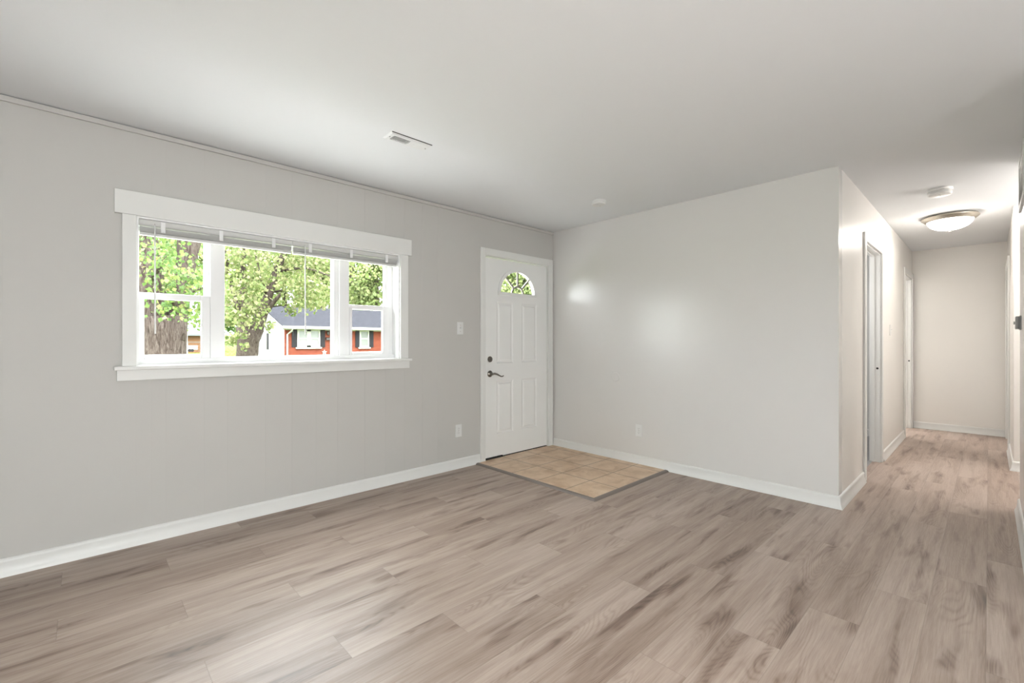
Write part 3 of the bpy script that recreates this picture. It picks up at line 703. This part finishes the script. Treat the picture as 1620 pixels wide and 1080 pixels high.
for u, v, dy, r, n in [(370, 410, 0, .8, 300), (400, 400, -.9, .85, 340), (430, 400, .7, .9, 340), (460, 402, -.5, .9, 340), (490, 410, 0, .9, 330), (512, 420, -.6, .7, 220), (375, 450, -.9, .55, 200), (395, 445, .9, .8, 220), (398, 470, -1.1, .48, 170), (372, 485, .9, .5, 150), (415, 440, -1.0, .5, 170), (455, 440, .9, .7, 230), (475, 450, -.9, .55, 190), (500, 455, -.6, .7, 260), (470, 475, -.8, .42, 130), (490, 480, -.6, .45, 130), (392, 505, -1.0, .40, 130), (405, 490, -1.0, .34, 90), (380, 500, -.9, .3, 80), (362, 505, .6, .38, 110), (515, 470, .4, .6, 190), (460, 492, -.5, .22, 40), (382, 530, -.7, .20, 34), (388, 548, -.8, .14, 14), (370, 535, .2, .2, 30), (424, 512, -.6, .22, 26), (428, 520, -.6, .16, 14), (355, 430, .4, .6, 190), (420, 350, 0, 1.3, 420), (370, 350, 0, 1.2, 340), (480, 350, 0, 1.3, 420), (540, 390, -.3, .9, 280), (570, 420, -.2, .8, 220), (530, 340, 0, 1.2, 300)]:
    bl.append((P(u, v, YB+dy), (r*1.15, r, r*.8), n))
bl = [(c, r, int(n*(1.15 if c[1] < YB else 1.7))) for c, r, n in bl]
leaves('foliage', M['leaf'], tB, bl, .098)

# brick house across the street
YH = 26.0
hx = lambda u, Y=YH: at(u, 540, Y)[0]
hz = lambda v, u, Y=YH: at(u, v, Y)[1]
x0 = hx(451.5); x1 = x0+13.5; zb = gz(YH)-.1; ez = hz(518, 452); dep = 7.6
tH = empty('house', ((x0+x1)/2, YH+dep/2, zb), 'single-storey red brick house with grey roof across the street', 'house')
rz = hz(487, 440, YH+dep/2)
part(MB().box(x0, x1, YH, YH+.2, zb, ez), 'brick_wall', M['brick'], tH)
mb = MB().prism([(YH+.2, zb), (YH+dep, zb), (YH+dep, ez), (YH+dep/2, rz-.1), (YH+.2, ez+.1)], lambda y, z, x: (x, y, z), x0, x0+.15)
mb.box(x1-.15, x1, YH+.2, YH+dep, zb, ez).box(x0, x1, YH+dep-.15, YH+dep, zb, ez)
part(mb, 'gable_siding', M['siding'], tH)
mb = MB()
for s_ in (0, 1):
    ya = YH-.35 if s_ == 0 else YH+dep+.35
    sl = (rz-ez)/(dep/2); za = ez-.35*sl*.6
    mb.prism([(ya, za+.05), (YH+dep/2, rz), (YH+dep/2, rz+.12), (ya, za+.17)], lambda y, z, x: (x, y, z), x0-.25, x1+.3)
part(mb, 'roof', M['shingle'], tH)
mb = MB().prism([(YH-.36, za), (YH+dep/2, rz-.06), (YH+dep/2, rz+.06), (YH-.36, za+.12)], lambda y, z, x: (x, y, z), x0-.29, x0-.25)
mb.prism([(YH+dep+.36, za), (YH+dep/2, rz-.06), (YH+dep/2, rz+.06), (YH+dep+.36, za+.12)], lambda y, z, x: (x, y, z), x0-.29, x0-.25)
part(mb, 'rake_board', M['ext_white'], tH)
part(MB().box(x0-.25, x1+.3, YH-.46, YH-.36, za+.02, za+.16), 'gutter', M['ext_white'], tH)
part(MB().box(x0-.2, x1+.25, YH-.36, YH, za-.02, za+.03).box(x0, x1, YH-.03, YH, ez-.13, ez), 'soffit', M['ext_white'], tH)
dx = hx(454)
part(MB().tube([(dx+.16, YH-.40, za), (dx+.14, YH-.30, za-.12), (dx, YH-.07, za-.30), (dx, YH-.06, zb)], [.045]*4, 8), 'downspout', M['ext_white'], tH)
def hwin(u0, u1, v0, v1, double):
    a, b = hx(u0), hx(u1); zt, zz = hz(v0, u0), hz(v1, u0)
    mb = ring(MB(), a, b, zz, zt, .09, YH-.05, YH)
    cs = [(a, b)]
    if double: m = (a+b)/2; mb.box(m-.11, m+.11, YH-.05, YH, zz, zt); cs = [(a, m), (m, b)]
    for p, q in cs: mb.box(p+.05, q-.05, YH-.045, YH-.005, (zt+zz)/2-.03, (zt+zz)/2+.03)
    mb.box(a-.08, b+.08, YH-.09, YH, zz-.09, zz)
    f = part(mb, 'window', M['ext_white'], tH)
    part(MB().box(a+.08, b-.08, YH-.02, YH-.008, zz+.08, zt-.08), 'pane', M['ext_glass'], f)
def shut(u0, u1, v0, v1):
    a, b = hx(u0), hx(u1); zt, zz = hz(v0, u0), hz(v1, u0)
    mb = MB().box(a, b, YH-.04, YH, zz, zt)
    n = 12
    for i in range(n):
        z = zz+.06+(zt-zz-.12)*i/n; mb.box(a+.04, b-.04, YH-.055, YH-.04, z, z+(zt-zz)/n*.5)
    part(mb, 'shutter', M['shutter'], tH)
hwin(470, 506, 521, 549, True); shut(461.5, 469.5, 521, 549); shut(506.5, 514, 521, 549)
hwin(568.5, 583.5, 522, 549, False); shut(562, 568, 523, 549); shut(584, 590.5, 523, 549)
shut(604, 610, 523, 549); hwin(611, 626, 523, 549, False)
a = hx(522); b = hx(536)
part(MB().box(a, a+.12, YH-.06, YH, zb, ez-.1).box(b-.12, b, YH-.06, YH, zb, ez-.1).box(a+.12, b-.12, YH-.06, YH, ez-.3, ez-.1), 'door_surround', M['ext_white'], tH)
part(MB().box(a+.12, b-.12, YH-.03, YH, zb, ez-.3), 'entry_door', M['shutter'], tH)
a = hx(515); b = hx(521); z = hz(536, 518)
tag(MB().box(-(b-a)/2, (b-a)/2, -.14, 0, -.06, .05).prism([(-.14, .05), (0, .05), (0, .10)], lambda y, z_, x: (x, y, z_), -(b-a)/2, (b-a)/2).build('mailbox', M['ext_dark'], origin=None), 'small dark mailbox on the brick wall beside the charcoal shutter', 'mailbox').location = ((a+b)/2, YH-.012, z)
z = hz(526, 518)
t = empty('wall_lantern', (hx(518), YH, z), 'small dark lantern high on the brick wall beside the far doorway', 'lantern')
cx_ = hx(518)
part(MB().box(cx_-.03, cx_+.03, YH-.03, YH, z-.06, z+.10).box(cx_-.015, cx_+.015, YH-.12, YH-.03, z+.05, z+.08), 'bracket', M['ext_dark'], t)
part(MB().lathe([(.03, 0), (.06, .02), (.075, .18), (.09, .19), (.02, .25)], (cx_, YH-.12, z-.14), 'z', 8), 'lantern_body', M['ext_dark'], t)
a = MB()
sx, sz = hx(513), hz(557, 513)
st = [(.16*(1 if i % 2 == 0 else .42)*math.sin(PI*i/5), .16*(1 if i % 2 == 0 else .42)*math.cos(PI*i/5)) for i in range(10)]
o = MB().prism(st, lambda p, q, y: (p, y, q), -.02, 0).build('star_ornament', M['ext_white']); o.location = (sx, YH-.012, sz)
tag(o, 'pale star ornament low on the brick wall', 'ornament')
# gable window
gy = YH+3.1; gzc = hz(540, 417, gy)
f = part(ring(MB(), gy-.35, gy+.35, gzc-.55, gzc+.55, .07, 0, .05), 'gable_window', M['ext_white'], tH)
for v in f.data.vertices:                       # ring was laid in x-z: turn it onto the gable
    X, Y_, Z = v.co + Vector(tH.location); v.co = Vector((x0-.04+Y_, X, Z)) - Vector(tH.location)
part(MB().box(x0-.015, x0-.004, gy-.29, gy+.29, gzc-.49, gzc+.49), 'pane', M['shutter'], f)

# smaller things far off on the side of the big tree
YG = 48.0
gx0, gx1 = at(303, 540, YG)[0], at(352, 540, YG)[0]
t = empty('garage', ((gx0+gx1)/2, YG+2, gz(YG)), 'low brown garage with pale grey roof far behind the big trunk', 'garage')
e0 = at(305, 530, YG)[1]; r0 = at(305, 520.5, YG+2)[1]
part(MB().box(gx0-.6, gx1, YG, YG+4, gz(YG)-.3, e0), 'wall', M['brownwall'], t)
part(MB().prism([(YG-.3, e0-.05), (YG+2, r0), (YG+4.3, e0-.05), (YG+4.3, e0+.1), (YG+2, r0+.15), (YG-.3, e0+.1)], lambda y, z, x: (x, y, z), gx0-.9, gx1+.3), 'roof', M['galv'], t)
YBH = 40.0
bx0, bx1 = at(262, 540, YBH)[0], at(292.5, 540, YBH)[0]
t = empty('house', ((bx0+bx1)/2, YBH+3, gz(YBH)), 'pale blue house with white corner board partly hidden by the big trunk', 'house')
zt = at(290, 519, YBH)[1]
part(MB().box(bx0, bx1, YBH, YBH+6, gz(YBH)-.3, zt), 'wall', M['bluewall'], t)
part(MB().box(bx1-.02, bx1+.16, YBH-.06, YBH+.1, gz(YBH)-.3, zt), 'corner_board', M['ext_white'], t)
part(MB().prism([(bx0-.3, zt), (bx1+.4, zt), ((bx0+bx1)/2, zt+1.5)], lambda x, z, y: (x, y, z), YBH-.3, YBH+6.3), 'roof', M['galv'], t)
YC = 34.0
cx0, cx1 = at(292, 540, YC)[0], at(313, 540, YC)[0]
zz = at(300, 553.5, YC)[1]; zt = at(300, 546.5, YC)[1]
t = empty('utility_trailer', ((cx0+cx1)/2, YC+.6, gz(YC)), 'low white utility trailer parked on the far lawn', 'trailer')
part(MB().box(cx0, cx1, YC, YC+1.3, zz, zt), 'bed', M['ext_white'], t, bevel=.03)
for xx in (cx0+.25, cx1-.3): part(MB().lathe([(.05, 0), (.09, .01), (.09, .09), (.05, .10)], (xx, YC-.02, max(gz(YC)+.09, zz-.02)), 'y', 18, -1), 'wheel', M['shutter'], t)
def rail_fence(xa, xb, Y, h, label, step=1.6):
    t = empty('fence', ((xa+xb)/2, Y, gz(Y)), label, 'fence')
    part(MB().box(xa, xb, Y-.02, Y+.02, gz(Y)+h-.05, gz(Y)+h), 'top_rail', M['galv'], t)
    x = xa
    while x <= xb: part(MB().tube([(x, Y, gz(Y)-.1), (x, Y, gz(Y)+h+.05)], [.035, .035], 8), 'post', M['galv'], t); x += step
    mb = MB(); x = xa
    while x < xb-.3:
        mb.tube([(x, Y, gz(Y)), (x+h-.05, Y, gz(Y)+h-.05)], [.004, .004], 4); mb.tube([(x+h-.05, Y, gz(Y)), (x, Y, gz(Y)+h-.05)], [.004, .004], 4); x += .22
    part(mb, 'wire_mesh', M['galv'], t)
rail_fence(at(338, 540, 30)[0], at(384, 540, 30)[0], 30, at(370, 546, 30)[1]-gz(30), 'pale wire fence on the lawn behind the spreading tree')
rail_fence(at(297, 540, 44)[0], at(330, 540, 44)[0], 44, at(300, 540.5, 44)[1]-gz(44), 'pale wire fence before the distant brown garage', 2.0)

# trees and shrubs beyond
def far_tree(u, Y, vtop, vbot, r, n, mat, label, size, trunk=True, name='tree', cat='tree'):
    x, zt = at(u, vtop, Y); zb_ = at(u, vbot, Y)[1]; g = gz(min(Y, 60))
    t = empty(name, (x, Y, g), label, cat, 'trees beyond the houses' if cat == 'tree' else None)
    if trunk:
        part(MB().tube([(x, Y, g-.1), (x+.1, Y, g+(zb_-g)*.6+.5), (x-.1, Y, (zb_+zt)/2), (x, Y, zt-.5)], [.35, .28, .2, .06], 10), 'trunk', M['bark'], t, smooth=True)
    bl = []; h = (zt-zb_)
    for i in range(16):
        a = random.random()*2*PI; k = .65*r*random.random()**.5; z = zb_+h*(.15+.75*random.random())
        bl.append(((x+k*math.cos(a), Y+k*math.sin(a)*.7, z), (r*.5, r*.5, h*.22), n//16))
    leaves('foliage', mat, t, [(c, r_, int(n_*.8)) for c, r_, n_ in bl], size)
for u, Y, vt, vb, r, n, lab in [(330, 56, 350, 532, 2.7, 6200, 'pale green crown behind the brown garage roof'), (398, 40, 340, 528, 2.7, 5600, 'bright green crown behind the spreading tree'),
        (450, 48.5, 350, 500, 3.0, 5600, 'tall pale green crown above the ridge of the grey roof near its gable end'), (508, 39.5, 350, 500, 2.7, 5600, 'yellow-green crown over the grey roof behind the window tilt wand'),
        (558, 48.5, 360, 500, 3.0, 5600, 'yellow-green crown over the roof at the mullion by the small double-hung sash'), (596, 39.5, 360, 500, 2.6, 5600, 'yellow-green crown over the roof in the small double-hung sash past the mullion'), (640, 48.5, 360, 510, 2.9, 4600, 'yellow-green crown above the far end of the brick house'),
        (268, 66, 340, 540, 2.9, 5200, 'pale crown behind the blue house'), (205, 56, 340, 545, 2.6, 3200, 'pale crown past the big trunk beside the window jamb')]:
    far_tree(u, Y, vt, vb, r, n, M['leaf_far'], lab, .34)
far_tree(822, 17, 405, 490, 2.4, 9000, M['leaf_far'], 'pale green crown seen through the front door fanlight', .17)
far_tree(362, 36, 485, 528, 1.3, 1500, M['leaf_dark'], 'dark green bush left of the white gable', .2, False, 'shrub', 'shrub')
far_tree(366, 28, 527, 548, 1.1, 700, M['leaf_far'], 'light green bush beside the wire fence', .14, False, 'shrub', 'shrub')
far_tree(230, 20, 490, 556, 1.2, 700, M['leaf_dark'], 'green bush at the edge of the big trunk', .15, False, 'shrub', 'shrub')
# outside skirt of our own house below the window and its eave are part of wall_window and ceiling
